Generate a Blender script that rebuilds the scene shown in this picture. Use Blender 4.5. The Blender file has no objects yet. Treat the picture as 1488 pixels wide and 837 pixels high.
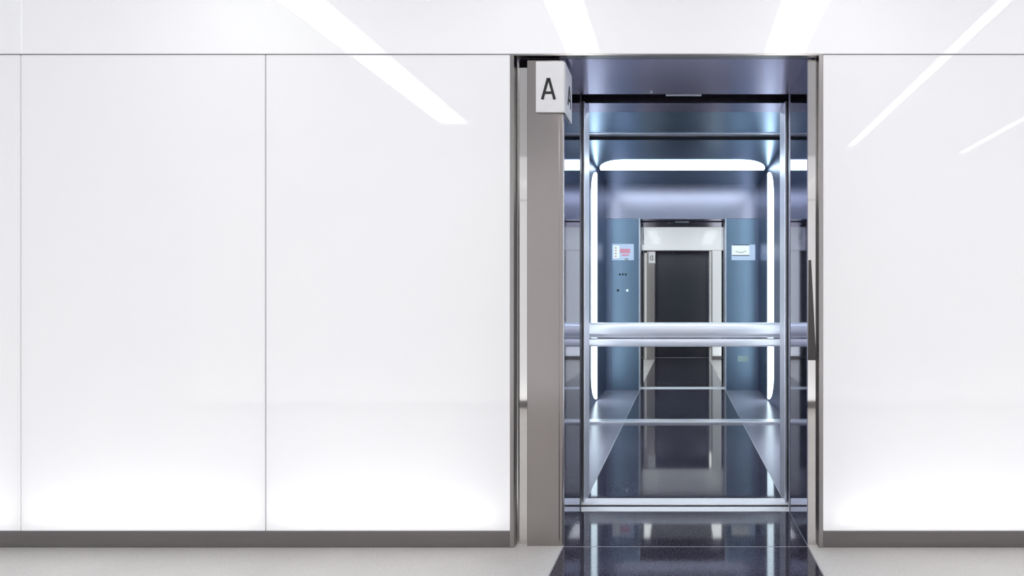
import bpy, bmesh, math
from mathutils import Vector, Matrix

# ------------------------------------------------------------------ camera, world, exposure
scene = bpy.context.scene
C = scene.collection
FPX, VX, VY, H = 680.0, 989.5, 445.0, 1.03          # focal length in pixels, vanishing point, lens height
cam_d = bpy.data.cameras.new('camera')
cam_d.sensor_width = 36.0
cam_d.lens = FPX / 1488 * 36
cam_d.shift_x = -(VX - 744) / 1488
cam_d.shift_y = (VY - 418.5) / 1488
cam_d.clip_start = 0.02
cam = bpy.data.objects.new('camera', cam_d)
cam.location = (0, 0, H)
cam.rotation_euler = (math.pi / 2, 0, 0)
C.objects.link(cam)
scene.camera = cam
world = bpy.data.worlds.new('world')
scene.world = world
world.use_nodes = True
world.node_tree.nodes['Background'].inputs[0].default_value = (0.9, 0.93, 1, 1)
world.node_tree.nodes['Background'].inputs[1].default_value = 0.03
vs = scene.view_settings
vs.view_transform = 'Standard'; vs.look = 'None'; vs.exposure = 0.0; vs.gamma = 1.0; vs.use_curve_mapping = False

LOBBY_LIGHT = 4.6       # ceiling light diffusers
WALL_GLOW = 0.51        # backlit glass panels
LED_POWER = 1.05         # light strip at the foot of each light box
CAR_LIGHT = 5.4         # light bands of the car

# ------------------------------------------------------------------ materials
def nmat(name):
    m = bpy.data.materials.new(name); m.use_nodes = True
    nt = m.node_tree
    return m, nt, nt.nodes['Principled BSDF']

def noise(nt, scale, detail=3, vec_scale=None, seed=0.0):
    tc = nt.nodes.new('ShaderNodeTexCoord')
    mp = nt.nodes.new('ShaderNodeMapping')
    mp.inputs['Scale'].default_value = vec_scale or (1, 1, 1)
    mp.inputs['Location'].default_value = (seed, seed * 1.7, seed * .3)
    nt.links.new(tc.outputs['Object'], mp.inputs['Vector'])
    n = nt.nodes.new('ShaderNodeTexNoise')
    n.inputs['Scale'].default_value = scale; n.inputs['Detail'].default_value = detail
    nt.links.new(mp.outputs['Vector'], n.inputs['Vector'])
    return n

def ramp(nt, src, stops):
    r = nt.nodes.new('ShaderNodeValToRGB')
    el = r.color_ramp.elements
    while len(el) < len(stops): el.new(0.5)
    for e, (p, c) in zip(el, stops):
        e.position = p
        e.color = (*c, 1) if len(c) == 3 else c
    nt.links.new(src, r.inputs['Fac'])
    return r

def metal(name, col, rough, brush=None, metallic=1.0, var=0.06, bump=0.0, rvar=.05):
    m, nt, b = nmat(name)
    b.inputs['Metallic'].default_value = metallic
    b.inputs['Roughness'].default_value = rough
    b.inputs['Base Color'].default_value = (*col, 1)
    if brush:
        n = noise(nt, 30, 4, brush)
        lo = tuple(c * (1 - var) for c in col); hi = tuple(min(1, c * (1 + var)) for c in col)
        r = ramp(nt, n.outputs['Fac'], [(.3, lo), (.7, hi)])
        nt.links.new(r.outputs['Color'], b.inputs['Base Color'])
        rr = nt.nodes.new('ShaderNodeMapRange')
        rr.inputs['To Min'].default_value = rough * (1 - rvar); rr.inputs['To Max'].default_value = rough * (1 + rvar)
        nt.links.new(n.outputs['Fac'], rr.inputs['Value']); nt.links.new(rr.outputs[0], b.inputs['Roughness'])
        if bump:
            bp = nt.nodes.new('ShaderNodeBump'); bp.inputs['Strength'].default_value = bump; bp.inputs['Distance'].default_value = .001
            nt.links.new(n.outputs['Fac'], bp.inputs['Height']); nt.links.new(bp.outputs[0], b.inputs['Normal'])
    return m

def plain(name, col, rough=.5, spec=.5):
    m, nt, b = nmat(name)
    n = noise(nt, 14, 2)
    r = ramp(nt, n.outputs['Fac'], [(.3, tuple(c * .97 for c in col)), (.7, tuple(min(1, c * 1.02) for c in col))])
    nt.links.new(r.outputs['Color'], b.inputs['Base Color'])
    b.inputs['Roughness'].default_value = rough
    b.inputs['Specular IOR Level'].default_value = spec
    return m

def emitter(name, col, strength, base=.8):
    m, nt, b = nmat(name)
    b.inputs['Base Color'].default_value = (base, base, base, 1)
    b.inputs['Roughness'].default_value = .4
    b.inputs['Emission Color'].default_value = (*col, 1)
    b.inputs['Emission Strength'].default_value = strength
    return m

def backlit_glass(name, glow, translucent):
    m = bpy.data.materials.new(name); m.use_nodes = True
    nt = m.node_tree; nt.nodes.clear(); N = nt.nodes.new; L = nt.links.new
    out = N('ShaderNodeOutputMaterial')
    n = noise(nt, .9, 2)
    tint = ramp(nt, n.outputs['Fac'], [(.3, (.80, .80, .83)), (.5, (.815, .815, .835)), (.7, (.82, .825, .83))])
    d = N('ShaderNodeBsdfDiffuse'); L(tint.outputs[0], d.inputs['Color'])
    t = N('ShaderNodeBsdfTranslucent'); t.inputs['Color'].default_value = (.9, .9, .91, 1)
    mx = N('ShaderNodeMixShader'); mx.inputs[0].default_value = translucent
    L(d.outputs[0], mx.inputs[1]); L(t.outputs[0], mx.inputs[2])
    e = N('ShaderNodeEmission'); L(tint.outputs[0], e.inputs['Color']); e.inputs['Strength'].default_value = glow
    ad = N('ShaderNodeAddShader'); L(mx.outputs[0], ad.inputs[0]); L(e.outputs[0], ad.inputs[1])
    fr = N('ShaderNodeFresnel'); fr.inputs['IOR'].default_value = 1.5
    g = N('ShaderNodeBsdfGlossy'); g.inputs['Roughness'].default_value = .02
    m2 = N('ShaderNodeMixShader'); L(fr.outputs[0], m2.inputs[0]); L(ad.outputs[0], m2.inputs[1]); L(g.outputs[0], m2.inputs[2])
    L(m2.outputs[0], out.inputs['Surface'])
    return m

def stone(name, stops, scale, rough, coat=0.0, blotch=.0, spec=.5):
    m, nt, b = nmat(name)
    n = noise(nt, scale, 3)
    r = ramp(nt, n.outputs['Fac'], stops)
    n2 = noise(nt, 2.3, 4, seed=3.1)
    r2 = ramp(nt, n2.outputs['Fac'], [(.3, (1 - blotch,) * 3), (.7, (1, 1, 1))])
    mul = nt.nodes.new('ShaderNodeMix'); mul.data_type = 'RGBA'; mul.blend_type = 'MULTIPLY'
    mul.inputs['Factor'].default_value = 1
    nt.links.new(r.outputs[0], mul.inputs['A']); nt.links.new(r2.outputs[0], mul.inputs['B'])
    nt.links.new(mul.outputs['Result'], b.inputs['Base Color'])
    b.inputs['Roughness'].default_value = rough
    b.inputs['Specular IOR Level'].default_value = spec
    b.inputs['Coat Weight'].default_value = coat
    b.inputs['Coat Roughness'].default_value = .03
    return m

M = {}
M['glass'] = backlit_glass('backlit_white_glass', WALL_GLOW, .35)
M['frieze'] = backlit_glass('upper_white_glass', WALL_GLOW * .95, .15)
M['seam'] = plain('seam_gasket', (.30, .30, .31), .6)
M['backing'] = plain('light_box_backing', (.82, .82, .82), .7)
M['white'] = plain('white_ceiling_paint', (.84, .85, .87), .6)
M['bronze'] = metal('dark_bronze_steel', (.40, .38, .375), .28, (40, 40, .03), var=.01, rvar=.02)
M['base'] = metal('baseboard_steel', (.24, .225, .225), .35, (.03, 1, 1), metallic=.8)
M['pillar'] = metal('brushed_nickel_steel', (.385, .355, .345), .24, (40, 40, .02), var=.01, rvar=.02)
M['polished'] = metal('polished_steel', (.74, .72, .70), .045)
M['reveal'] = metal('blue_grey_polished_steel', (.34, .345, .46), .04, (1, 1, .05), var=.02)
M['soffit'] = metal('header_brushed_steel', (.50, .46, .60), .24, (.05, 4, 1), var=.03)
M['black'] = plain('black_shaft_void', (.008, .008, .012), .6, .2)
M['alu'] = metal('bright_aluminium', (.98, .96, 1.0), .34, (.03, 6, 6), var=.02, metallic=.55)
M['sill'] = metal('sill_aluminium', (1.0, .98, 1.0), .42, (.03, 6, 6), var=.02, metallic=.15)
M['jamb'] = metal('pale_satin_steel', (.86, .85, .92), .33, (4, 4, .05), var=.02, metallic=.8)
M['car'] = metal('car_blue_steel', (.29, .32, .43), .36, (.06, 4, 4), var=.03)
M['carhead'] = metal('car_header_lit_steel', (.42, .385, .47), .29, (.06, 4, 4), var=.02)  # lit copy of the car steel: ceiling light's lilac reflection put into the colour
M['carplate'] = metal('car_front_plate_steel', (.23, .30, .39), .34, (4, 4, .05), var=.02)
M['carceil'] = metal('car_ceiling_steel', (.34, .44, .58), .28, (.06, 4, 4), var=.03)
M['mirror'] = metal('tinted_mirror', (.76, .82, .83), .0)
M['leaf'] = metal('charcoal_door_steel', (.10, .10, .115), .26, (4, 4, .05), var=.03, metallic=.85)
M['sign'] = plain('white_sign_plate', (.93, .93, .95), .35)
M['ink'] = plain('black_lettering', (.01, .01, .012), .5)
M['wedge'] = metal('dark_grey_wedge', (.10, .095, .095), .4, (1, 1, .05), metallic=.6)
M['terrazzo'] = stone('light_grey_terrazzo', [(.30, (.64, .62, .60)), (.48, (.76, .735, .71)), (.62, (.82, .795, .77)), (.75, (.70, .675, .66))], 260, .32, blotch=.10)
M['carstone'] = stone('car_grey_granite', [(.30, (.17, .165, .20)), (.5, (.29, .275, .335)), (.7, (.35, .335, .41))], 300, .26, blotch=.10)
M['inlay'] = stone('black_polished_granite', [(.30, (.014, .013, .022)), (.48, (.036, .032, .050)), (.58, (.085, .078, .11)), (.70, (.17, .155, .205))], 260, .05, coat=.0, blotch=.3, spec=.75)
M['joint'] = plain('pale_floor_joint', (.42, .42, .44), .4)
M['lamp'] = emitter('lobby_light_diffuser', (1.0, .985, .97), LOBBY_LIGHT)
M['carlamp'] = emitter('car_light_diffuser', (.80, .91, 1.0), CAR_LIGHT)
M['screen'] = emitter('display_screen_blue_white', (.58, .72, 1.0), 1.0, .05)
M['screenw'] = emitter('display_screen_white', (.92, .97, 1.0), 1.15, .05)
M['pink'] = emitter('display_print_pink', (1.0, .40, .60), .75, .05)
M['grey_print'] = emitter('display_print_grey', (.5, .6, .65), .6, .05)
M['lit_button'] = emitter('lit_button', (.8, .9, 1), .9)
M['pale_green'] = plain('pale_green_notice', (.55, .66, .62), .4)

# ------------------------------------------------------------------ mesh helpers
def link(name, me, mat, parent, loc):
    o = bpy.data.objects.new(name, me)
    if mat: me.materials.append(mat)
    C.objects.link(o)
    o.location = loc
    if parent:
        o.parent = parent
        o.matrix_parent_inverse = Matrix.Translation(-Vector(parent.location))
        if parent.parent:
            o.matrix_parent_inverse = Matrix.Translation(-abs_loc(parent))
    return o

_abs = {}
def abs_loc(o):
    return _abs.get(o.name, Vector(o.location))

def finish(name, bm, mat, parent, smooth=False):
    vsx = [v.co for v in bm.verts]
    lo = Vector((min(v.x for v in vsx), min(v.y for v in vsx), min(v.z for v in vsx)))
    hi = Vector((max(v.x for v in vsx), max(v.y for v in vsx), max(v.z for v in vsx)))
    org = Vector(((lo.x + hi.x) / 2, (lo.y + hi.y) / 2, lo.z))
    bmesh.ops.translate(bm, verts=bm.verts, vec=-org)
    bmesh.ops.recalc_face_normals(bm, faces=bm.faces)
    me = bpy.data.meshes.new(name)
    bm.to_mesh(me); bm.free()
    if smooth:
        for p in me.polygons: p.use_smooth = True
    o = bpy.data.objects.new(name, me)
    me.materials.append(mat)
    C.objects.link(o)
    if parent is not None:
        o.parent = parent
        o.location = org - WORLD[parent.name]
    else:
        o.location = org
    WORLD[o.name] = org
    return o

WORLD = {}
def empty(name, loc):
    o = bpy.data.objects.new(name, None)
    o.location = loc; o.empty_display_size = .1
    C.objects.link(o); WORLD[o.name] = Vector(loc)
    return o

def tag(o, label=None, cat=None, group=None, kind=None):
    if label: o['label'] = label
    if cat: o['category'] = cat
    if group: o['group'] = group
    if kind: o['kind'] = kind
    return o

def add_box(bm, x0, x1, y0, y1, z0, z1, bevel=0.0):
    x0, x1 = sorted((x0, x1)); y0, y1 = sorted((y0, y1)); z0, z1 = sorted((z0, z1))
    r = bmesh.ops.create_cube(bm, size=1)
    for v in r['verts']:
        v.co = Vector((x0 + (v.co.x + .5) * (x1 - x0), y0 + (v.co.y + .5) * (y1 - y0), z0 + (v.co.z + .5) * (z1 - z0)))
    if bevel:
        es = list({e for v in r['verts'] for e in v.link_edges})
        bmesh.ops.bevel(bm, geom=es, offset=bevel, segments=2, profile=.5, affect='EDGES')

def box(name, x0, x1, y0, y1, z0, z1, mat, parent=None, bevel=0.0):
    bm = bmesh.new(); add_box(bm, x0, x1, y0, y1, z0, z1, bevel)
    return finish(name, bm, M[mat], parent)

def prism(name, pts, axis, a0, a1, mat, parent=None, smooth=False):
    """pts: 2-D outline; extruded along axis from a0 to a1. axis x: (y,z); y: (x,z); z: (x,y)"""
    bm = bmesh.new()
    def P(p, a):
        return {'x': (a, p[0], p[1]), 'y': (p[0], a, p[1]), 'z': (p[0], p[1], a)}[axis]
    A = [bm.verts.new(P(p, a0)) for p in pts]; B = [bm.verts.new(P(p, a1)) for p in pts]
    bm.faces.new(A); bm.faces.new(B[::-1])
    n = len(pts)
    for i in range(n):
        bm.faces.new((A[i], A[(i + 1) % n], B[(i + 1) % n], B[i]))
    return finish(name, bm, M[mat], parent, smooth)

def disc(name, x, y0, y1, z, r, mat, parent):
    pts = [(x + r * math.cos(t * math.tau / 20), z + r * math.sin(t * math.tau / 20)) for t in range(20)]
    return prism(name, pts, 'y', y0, y1, mat, parent)

# ------------------------------------------------------------------ key dimensions (metres)
YA, YO = 2.0, -0.70                 # the two glass walls that face each other
ZC = 2.55                           # lobby ceiling
ZS = 2.106                          # seam under the upper glass
XL, XR = -.729, .606                # outer edges of the door frames
JL, JR = -.505, .545                # clear opening
PW = 1.047                          # panel width
LEFT_END, RIGHT_END = -4.91, 4.79
YM = 4.157                          # mirror
CYF = 2.58                          # inner face of car front
CXL, CXR = -.925, .955              # car side walls
CZ = 2.54                           # car ceiling

def fy(side):
    return (lambda y: y) if side == 'A' else (lambda y: YO - (y - YA))

# ------------------------------------------------------------------ floor and ceiling of the lobby
floor = box('floor', LEFT_END, RIGHT_END, YO - .55, YA + .35, -.12, -.03, 'backing')
tag(floor, 'pale grey terrazzo lobby floor with black granite strip', 'floor', kind='structure')
for x0, x1 in ((LEFT_END, JL - .003), (JR + .003, RIGHT_END)):
    box('stone_slab', x0, x1, YO - .55, YA + .35, -.03, 0, 'terrazzo', floor)
box('granite_strip', JL + .002, JR - .002, YO + .002, YA + .002, -.03, .0, 'inlay', floor)
box('granite_strip', JL + .002, JR - .002, YA + .007, 2.345, -.03, .0, 'inlay', floor)
box('granite_strip', JL + .002, JR - .002, YO - .345, YO - .003, -.03, .0, 'inlay', floor)
for x in (JL, JR):
    box('joint_strip', x - .003, x + .002, YO - .345, 2.345, -.02, -.0005, 'joint', floor)
for y in (YA + .0045, YO - .0005):
    box('joint_strip', JL + .002, JR - .002, y - .0025, y + .0025, -.02, -.0005, 'joint', floor)

ceiling = box('ceiling', LEFT_END, RIGHT_END, YO - .2, YA + .2, ZC, ZC + .1, 'white')
tag(ceiling, 'white lobby ceiling above the glass walls', 'ceiling', kind='structure')

def ceiling_light(x, w, y0, y1, label):
    t = empty('ceiling_light', (x, (y0 + y1) / 2, ZC - .012))
    tag(t, label, 'light', 'linear ceiling lights of the lobby')
    bm = bmesh.new()
    f = .012
    add_box(bm, x - w / 2 - f, x - w / 2, y0 - f, y1 + f, ZC - .012, ZC)
    add_box(bm, x + w / 2, x + w / 2 + f, y0 - f, y1 + f, ZC - .012, ZC)
    add_box(bm, x - w / 2, x + w / 2, y0 - f, y0, ZC - .012, ZC)
    add_box(bm, x - w / 2, x + w / 2, y1, y1 + f, ZC - .012, ZC)
    finish('light_frame', bm, M['white'], t)
    box('diffuser', x - w / 2, x + w / 2, y0, y1, ZC - .008, ZC, 'lamp', t)

ceiling_light(-1.87, .24, .12, 1.71, 'broad linear ceiling light mirrored as the long streak on the left glass')
ceiling_light(-.58, .20, -.45, 1.71, 'linear ceiling light mirrored in the upper glass just above the letter sign')
ceiling_light(.615, .24, -.45, 1.71, 'linear ceiling light mirrored above the right door jamb')
ceiling_light(1.60, .075, -.42, 1.71, 'narrow linear ceiling light mirrored as the thin streak right of the door')
ceiling_light(2.76, .075, -.62, 1.30, 'narrow linear ceiling light mirrored at the far right edge')

# ------------------------------------------------------------------ glass walls
def light_box_led(x0, x1, y, yf):
    d = bpy.data.lights.new('light_box_led', 'AREA')
    d.shape = 'RECTANGLE'; d.size = (x1 - x0) * .9; d.size_y = .05
    d.energy = LED_POWER; d.color = (1, 1, .99)
    o = bpy.data.objects.new('light_box_led', d)
    C.objects.link(o)
    o.location = ((x0 + x1) / 2, y, .085)
    tgt = Vector((0, (yf - y) * .35, .14))
    o.rotation_euler = tgt.to_track_quat('-Z', 'Y').to_euler()

def glass_wall(side, name, label):
    f = fy(side)
    bm = bmesh.new()
    yb0, yb1 = f(2.15), f(2.25)
    add_box(bm, LEFT_END, XL, yb0, yb1, 0, ZC)
    add_box(bm, XR, RIGHT_END, yb0, yb1, 0, ZC)
    add_box(bm, XL, XR, yb0, yb1, ZS + .02, ZC)
    wall = finish(name, bm, M['backing'], None)
    tag(wall, label, 'wall', kind='structure')
    g = .003
    xs = [XL]
    while xs[-1] > LEFT_END + .5: xs.append(xs[-1] - PW)
    spans = [(xs[i + 1], xs[i]) for i in range(len(xs) - 1)]
    xr = [XR]
    while xr[-1] < RIGHT_END - .5: xr.append(xr[-1] + PW)
    spans += [(xr[i], xr[i + 1]) for i in range(len(xr) - 1)]
    for x0, x1 in spans:
        x0c, x1c = max(x0, LEFT_END), min(x1, RIGHT_END)
        o = panel(x0c + g, x1c - g, f, .071, ZS - g, 'glass', wall)
        light_box_led(x0c + g, x1c - g, f(2.085), f(2.0))
        if x1 not in (XL,) and x1c < RIGHT_END - .01 and abs(x1 - XL) > .01:
            box('seam_strip', x1 - g, x1 + g, f(2.003), f(2.012), .071, ZS, 'seam', wall)
    # long upper glass
    for x0, x1 in ((LEFT_END, -2.82), (-2.818, RIGHT_END)):
        panel(x0 + .001, x1 - .001, f, ZS + .004, ZC, 'frieze', wall)
    box('seam_strip', LEFT_END, RIGHT_END, f(2.003), f(2.012), ZS - g, ZS + .004, 'seam', wall)
    return wall

def panel(x0, x1, f, z0, z1, mat, parent):
    """a pane with a thickness: front, sides, and an open clear back so the light box lights the front"""
    bm = bmesh.new()
    ya, yb = f(2.0), f(2.010)
    v = [bm.verts.new(p) for p in ((x0, ya, z0), (x1, ya, z0), (x1, ya, z1), (x0, ya, z1),
                                   (x0, yb, z0), (x1, yb, z0), (x1, yb, z1), (x0, yb, z1))]
    for q in ((0, 1, 2, 3), (0, 4, 5, 1), (1, 5, 6, 2), (2, 6, 7, 3), (3, 7, 4, 0)):
        bm.faces.new([v[i] for i in q])
    o = finish('glass_panel', bm, M[mat], parent)
    return o

wallA = glass_wall('A', 'wall_front', 'backlit white glass panel wall around the open elevator')
wallO = glass_wall('O', 'wall_back', 'backlit white glass wall across the lobby seen in the car mirror')
for nm, x0, x1 in (('wall_left', LEFT_END - .1, LEFT_END), ('wall_right', RIGHT_END, RIGHT_END + .1)):
    w = box(nm, x0, x1, YO - .1, YA + .1, 0, ZC, 'white')
    tag(w, 'plain white end wall of the lobby outside the frame', 'wall', kind='structure')
for side, nm in (('A', 'front'), ('O', 'back')):
    f = fy(side)
    for s, x0, x1 in (('left', LEFT_END, XL), ('right', XR, RIGHT_END)):
        b = box('baseboard_%s_%s' % (nm, s), x0, x1, f(1.997), f(2.03), 0, .070, 'base', None, .002)
        tag(b, 'dark bronze baseboard under the %s glass, %s of the door' % ('lit' if side == 'A' else 'mirrored opposite', s), 'baseboard', kind='structure')

# ------------------------------------------------------------------ door surrounds (landing side)
def landing(side, name, label):
    f = fy(side)
    d = empty(name, ((XL + XR) / 2, f(YA), 0))
    tag(d, label, 'elevator door', kind='structure')
    # outer frame: thin folded bronze edge
    box('frame_edge', XL, -.712, f(1.994), f(2.035), 0, ZS, 'bronze', d, .001)
    box('frame_edge', .588, XR, f(1.994), f(2.035), 0, ZS, 'bronze', d, .001)
    box('frame_edge', -.712, .588, f(1.994), f(2.02), 2.0985, ZS, 'bronze', d, .001)
    # polished strips
    box('jamb_strip', -.706, -.660, f(2.030), f(2.06), 0, 2.064, 'polished', d)
    js = box('jamb_strip', JR + .003, .5865, f(2.020), f(2.06), 0, 2.092, 'polished', d)
    if side == 'A':
        zz = lambda py: H - (py - VY) * 2.018 / FPX
        xx = lambda px: (px - VX) * 2.018 / FPX
        w = prism('dark_wedge', [(xx(1174.6), zz(523.5)), (xx(1185.8), zz(523.5)), (xx(1182.5), zz(455)), (xx(1178.6), zz(378)), (xx(1175.2), zz(378))], 'y', 2.0155, 2.0202, 'wedge', js)  # thin dark grey wedge shape standing just proud of the strip
        w['label'] = 'dark grey wedge shape on the jamb strip'
    box('jamb_strip_backing', -.712, -.656, f(2.0605), f(2.09), 0, 2.098, 'black', d)
    box('jamb_strip_backing', JR + .0205, .588, f(2.0605), f(2.09), 0, 2.098, 'black', d)
    # pillar with folded edge
    p = [(-.661, f(2.03)), (-.661, f(2.011)), (-.6595, f(2.010)), (JL - .020, f(2.010)), (JL - .016, f(2.0115)),
         (JL - .006, f(2.0115)), (JL - .002, f(2.014)), (JL, f(2.022)), (JL, f(2.20)), (-.661, f(2.20))]
    prism('pillar', p, 'z', 0, 2.086, 'pillar', d)
    # reveals
    box('reveal_panel', JL - .02, JL + .0015, f(2.024), f(2.346), 0, 2.0965, 'reveal', d)
    box('reveal_panel', JR, JR + .02, f(2.022), f(2.346), 0, 2.0965, 'reveal', d)
    box('reveal_trim', JL - .019, JL + .004, f(2.340), f(2.352), 0, 2.0965, 'bronze', d)
    box('reveal_trim', JR - .003, JR + .019, f(2.340), f(2.352), 0, 2.0965, 'jamb', d)
    # header soffit
    s = box('header_soffit', -.712, .588, f(2.021), f(2.356), 2.098, 2.125, 'soffit', d)
    disc_y = f(2.33)
    bm = bmesh.new()
    bmesh.ops.create_cone(bm, cap_ends=True, segments=16, radius1=.006, radius2=.005, depth=.004)
    bmesh.ops.translate(bm, verts=bm.verts, vec=(-.147, disc_y, 2.0965))
    finish('screw', bm, M['alu'], s)
    # sill
    sl = box('sill', JL - .05, JR + .05, f(2.347), f(2.400), -.04, .002, 'sill', d, .001)
    if side == 'A': box('sill_gap_shade', JL - .05, JR + .05, 2.4005, 2.4235, -.06, -.001, 'black', d)  # black filler, its colour stands in for the shade between the sills
    # door pocket, dark
    box('door_pocket', -1.7, JL - .045, f(2.356), f(2.362), 0, 2.13, 'black', d)
    box('door_pocket', JR + .045, .9, f(2.356), f(2.362), 0, 2.13, 'black', d)
    if side == 'A':
        lf = box('door_leaf', -1.6, JL - .012, f(2.366), f(2.400), .006, 2.12, 'leaf', d, .002)
        box('door_track', JL - .2, JR + .2, f(2.358), f(2.43), 2.13, 2.16, 'black', d)
        box('door_sensor', (968 - VX) * 2.37 / FPX, (1019 - VX) * 2.37 / FPX, 2.358, 2.372, 2.094, 2.108, 'jamb', d, .002)
    else:
        lf = box('door_leaf', JL - .03, JR + .03, f(2.366), f(2.400), .006, 2.12, 'leaf', d, .002)
    lf['label'] = 'charcoal steel sliding door leaf'
    return d

doorA = landing('A', 'door_1', 'open elevator entrance with nickel pillar and polished jambs in the white glass wall')
doorO = landing('O', 'door_2', 'closed dark elevator entrance across the lobby, seen in the car mirror')

# ------------------------------------------------------------------ letter signs
def bar(bm, p, q, w, to3, d0, d1):
    p = Vector(p); q = Vector(q); n = (q - p).normalized(); s = Vector((-n.y, n.x)) * w / 2
    pts = [p - s, q - s, q + s, p + s]
    A = [bm.verts.new(to3(a.x, a.y, d0)) for a in pts]; B = [bm.verts.new(to3(a.x, a.y, d1)) for a in pts]
    bm.faces.new(A); bm.faces.new(B[::-1])
    for i in range(4): bm.faces.new((A[i], A[(i + 1) % 4], B[(i + 1) % 4], B[i]))

def letter(ch, to3, h, parent):
    bm = bmesh.new(); w = h * .125
    if ch == 'A':
        hw = h * .29
        bar(bm, (-hw, 0), (-.015 * h, h), w, to3, 0, .0012)
        bar(bm, (hw, 0), (.015 * h, h), w, to3, 0, .0012)
        bar(bm, (-hw * .66, h * .31), (hw * .66, h * .31), w * .95, to3, 0, .0011)
    else:
        bar(bm, (-.24 * h, 0), (-.24 * h, h), w, to3, 0, .0012)
        prev = (-.24 * h, h - w / 2)
        for i in range(13):
            t = math.pi / 2 - i * math.pi / 12
            cur = (-.05 * h + .33 * h * math.cos(t), h / 2 + (h - w) / 2 * math.sin(t))
            bar(bm, prev, cur, w, to3, 0, .0011); prev = cur
        bar(bm, prev, (-.24 * h, w / 2), w, to3, 0, .0011)
    return finish('letter', bm, M['ink'], parent)

def letter_sign(side, ch, label):
    f = fy(side); sg = 1 if side == 'A' else -1
    x0, x1 = -.620, JL + .009
    y0, y1 = 2.000, 2.128
    z0, z1 = 1.860, 2.076
    t = empty('letter_sign', ((x0 + x1) / 2, f(y0), z0))
    tag(t, label, 'sign', 'white letter signs on the elevator pillars')
    r = .008
    outer = [(x0, y0)] + [(x1 - r + r * math.sin(a), y0 + r - r * math.cos(a)) for a in [i * math.pi / 10 for i in range(6)]] + [(x1, y1)]
    inner = [(x1 - .006, y1), (x1 - .006, y0 + .0105), (x0, y0 + .0095)]
    prism('sign_plate', [(a, f(b)) for a, b in outer + inner], 'z', z0, z1, 'sign', t)
    hh = .091
    # front letter: reads from the lobby
    cx = (797 - VX) * 2.0 / FPX
    letter(ch, lambda a, b, dd: (cx + a * sg, f(y0) - sg * (dd + .0002), 1.914 + b), hh, t)
    letter(ch, lambda a, b, dd: (x1 + dd + .0002, f(2.078) + a, 1.914 + b), hh, t)

letter_sign('A', 'A', 'white corner sign with a black letter A on the nickel pillar')
letter_sign('O', 'D', 'small white letter sign on the opposite pillar, seen in the car mirror')

# ------------------------------------------------------------------ the elevator car
car = empty('elevator_car', ((CXL + CXR) / 2, (CYF + YM) / 2, 0))
tag(car, 'blue steel elevator car with a mirror back wall, handrail and light bands', 'elevator')
# floor
box('floor_base', CXL - .03, CXR + .03, 2.422, YM + .05, -.12, -.03, 'black', car)
box('stone_slab', CXL - .02, JL - .003, 2.53, YM + .02, -.03, 0, 'carstone', car)
box('stone_slab', JR + .003, CXR + .02, 2.53, YM + .02, -.03, 0, 'carstone', car)
box('granite_strip', JL + .003, JR - .003, 2.506, YM + .02, -.03, 0, 'inlay', car)
for x in (JL, JR):
    box('joint_strip', x - .003, x + .003, 2.506, YM, -.02, -.0004, 'joint', car)
box('car_sill', JL - .05, JR + .05, 2.424, 2.505, -.04, .003, 'sill', car, .0015)
# mirror wall
mir = box('back_mirror', CXL, CXR, YM, YM + .012, .018, 2.508, 'mirror', car)
mir['label'] = 'tinted mirror back wall'
box('mirror_bottom_trim', CXL, CXR, YM - .05, YM + .012, 0, .017, 'alu', mir, .002)
box('mirror_top_trim', CXL, CXR, YM - .008, YM + .012, 2.508, CZ - .008, 'black', mir)
# handrails: a half-round upper rail and a flat lower one on brackets
def half_round(z0, z1, dep, flat):
    n = 14; zc, hz = (z0 + z1) / 2, (z1 - z0) / 2
    pts = [(YM - .028, z0)]
    for i in range(n + 1):
        t = -math.pi / 2 + math.pi * i / n
        c = math.cos(t); s = math.sin(t)
        pts.append((YM - .034 - dep * (abs(c) ** flat), zc + hz * s))
    pts.append((YM - .028, z1))
    return pts
hr = prism('handrail', half_round(.752, .886, .050, 1.0), 'x', CXL + .01, CXR - .01, 'alu', car)
lr = prism('handrail', half_round(.674, .745, .030, .45), 'x', CXL + .01, CXR - .01, 'alu', car)
for x in (-.62, .02, .66):
    box('bracket', x - .02, x + .02, YM - .030, YM, .78, .86, 'alu', hr)
    box('bracket', x - .02, x + .02, YM - .030, YM, .69, .73, 'alu', lr)
# side walls with D-shaped light bands
def dshape(y0, y1, a0, a1, ca, cb):
    """straight edge at y0, rounded corners at y1; a runs a0..a1"""
    pts = [(y0, a0), (y0, a1)]
    for i in range(13):
        t = math.pi / 2 * i / 12
        pts.append((y1 - ca + ca * math.sin(t), a1 - cb + cb * math.cos(t)))
    for i in range(13):
        t = math.pi / 2 * i / 12
        pts.append((y1 - ca + ca * math.cos(t), a0 + cb - cb * math.sin(t)))
    return pts
for x0, x1, xl0, xl1 in ((CXL - .03, CXL, CXL - .002, CXL + .003), (CXR, CXR + .03, CXR - .003, CXR + .002)):
    sw = box('side_wall', x0, x1, CYF, YM + .012, 0, CZ, 'car', car)
    l = prism('light_band', dshape(3.16, 3.49, .015, CZ - .05, .32, .30), 'x', xl0, xl1, 'carlamp', sw)
    l['label'] = 'white vertical light band'
# ceiling
ce = box('car_ceiling', CXL, CXR, CYF, YM + .012, CZ, CZ + .03, 'carceil', car)
lb = prism('light_band', [(a, y) for y, a in dshape(3.13, 3.49, CXL + .035, CXR - .035, .35, .30)], 'z', CZ - .003, CZ + .002, 'carlamp', ce)
lb['label'] = 'white ceiling light band with rounded corners'
box('ceiling_trim', CXL, CXR, YM - .085, YM - .012, CZ - .006, CZ, 'jamb', ce, .002)
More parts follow.
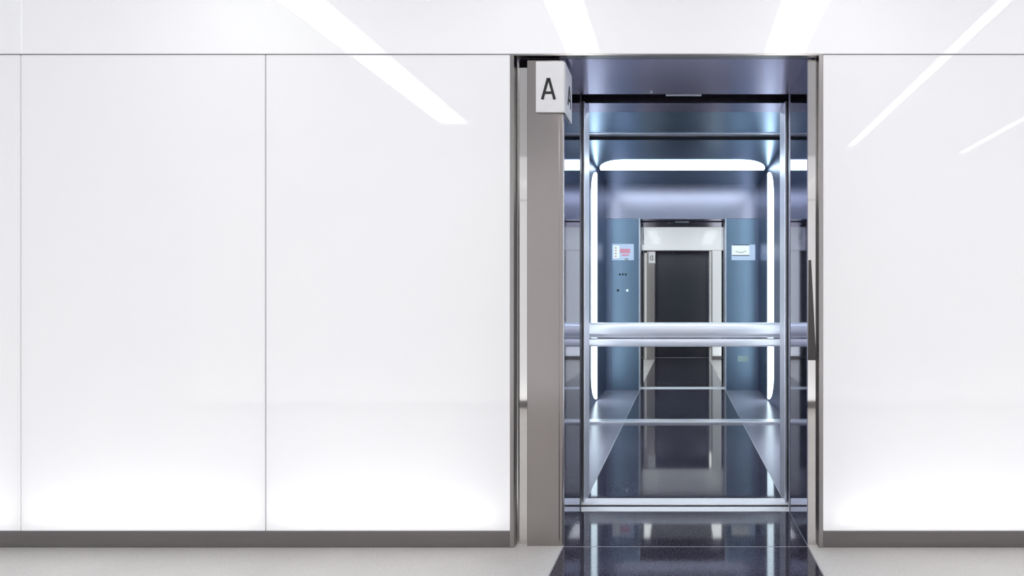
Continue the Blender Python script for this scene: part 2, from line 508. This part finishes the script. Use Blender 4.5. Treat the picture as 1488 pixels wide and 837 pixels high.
# front of the car
def front_panel(x0, x1, z0, z1, nm='front_panel'):
    return box(nm, x0, x1, 2.47, CYF, z0, z1, 'carhead' if nm == 'header_panel' else 'car', car)
fl = front_panel(CXL - .03, JL - .012, 0, 2.102)
frp = front_panel(JR + .012, CXR + .03, 0, 2.102)
hd = front_panel(CXL - .03, CXR + .03, 2.105, CZ + .03, 'header_panel')
box('door_jamb', JL - .012, JL, 2.45, CYF, 0, 2.105, 'jamb', car, .002)
box('door_jamb', JR, JR + .012, 2.45, CYF, 0, 2.105, 'jamb', car, .002)
box('header_jamb', JL, JR, 2.462, CYF - .002, 2.0985, 2.105, 'soffit', car)
plL = box('control_plate', -.852, JL - .016, CYF, CYF + .008, .012, 2.094, 'carplate', fl, .002)
plR = box('control_plate', JR + .016, .905, CYF, CYF + .008, .012, 2.094, 'carplate', frp, .002)
box('car_door_leaf', -1.55, JL - .02, 2.430, 2.455, .008, 2.115, 'leaf', car, .002)
# displays (world left/right as seen in the mirror)
S = (2 * YM - (CYF + .010)) / FPX
wx = lambda px: (px - VX) * S
wz = lambda py: H - (py - VY) * S
fyp = CYF + .009
def patch(nm, px0, px1, py0, py1, y0, y1, mat, parent):
    return box(nm, wx(px0), wx(px1), y0, y1, wz(py1), wz(py0), mat, parent)
patch('display_screen', 889.5, 921, 354.5, 378, CYF, fyp + .003, 'screen', fl)['label'] = 'lit screen with pink print'
for a in ((901, 916, 361.5, 368), (903.5, 914, 369.5, 372)):
    patch('display_print', *a, fyp, fyp + .0036, 'pink', fl)
patch('display_print', 891.5, 900, 357, 375, fyp, fyp + .0034, 'screenw', fl)
for k in range(4):
    patch('display_print', 893.2, 896.2, 359.5 + 4 * k, 361.2 + 4 * k, fyp, fyp + .0038, ('grey_print', 'pink')[k % 2], fl)
patch('display_print', 908, 913, 375.2, 378, fyp, fyp + .0036, 'grey_print', fl)
patch('display_screen', 1063, 1097.3, 355.5, 378, CYF, fyp + .003, 'screen', frp)['label'] = 'lit screen with a white notice'
patch('display_print', 1063.5, 1089, 356.8, 370.5, fyp, fyp + .0036, 'screenw', frp)
patch('display_print', 1063.5, 1089, 355.5, 356.5, fyp, fyp + .0040, 'ink', frp)
patch('display_print', 1063.5, 1089, 370.7, 371.8, fyp, fyp + .0040, 'ink', frp)
for k in range(7):
    q = (k - 3) / 3
    patch('display_print', 1069 + 2.2 * k, 1070.7 + 2.2 * k, 366.2 - 1.6 * q * q, 367.6 - 1.6 * q * q, fyp, fyp + .0040, 'grey_print', frp)
# buttons, marks and a small notice
for k in range(3):
    patch('engraved_mark', 899.3 + 4.3 * k, 902 + 4.3 * k, 397.4, 400.2, fyp - .002, fyp + .0006, 'ink', fl)
disc('button', wx(898), fyp - .002, fyp + .004, wz(422), .015, 'ink', fl)
disc('button', wx(911.5), fyp - .002, fyp + .004, wz(422), .015, 'lit_button', fl)
patch('notice_plate', 1072, 1088, 517, 525.5, fyp - .002, fyp + .001, 'pale_green', frp)['label'] = 'small pale green notice'
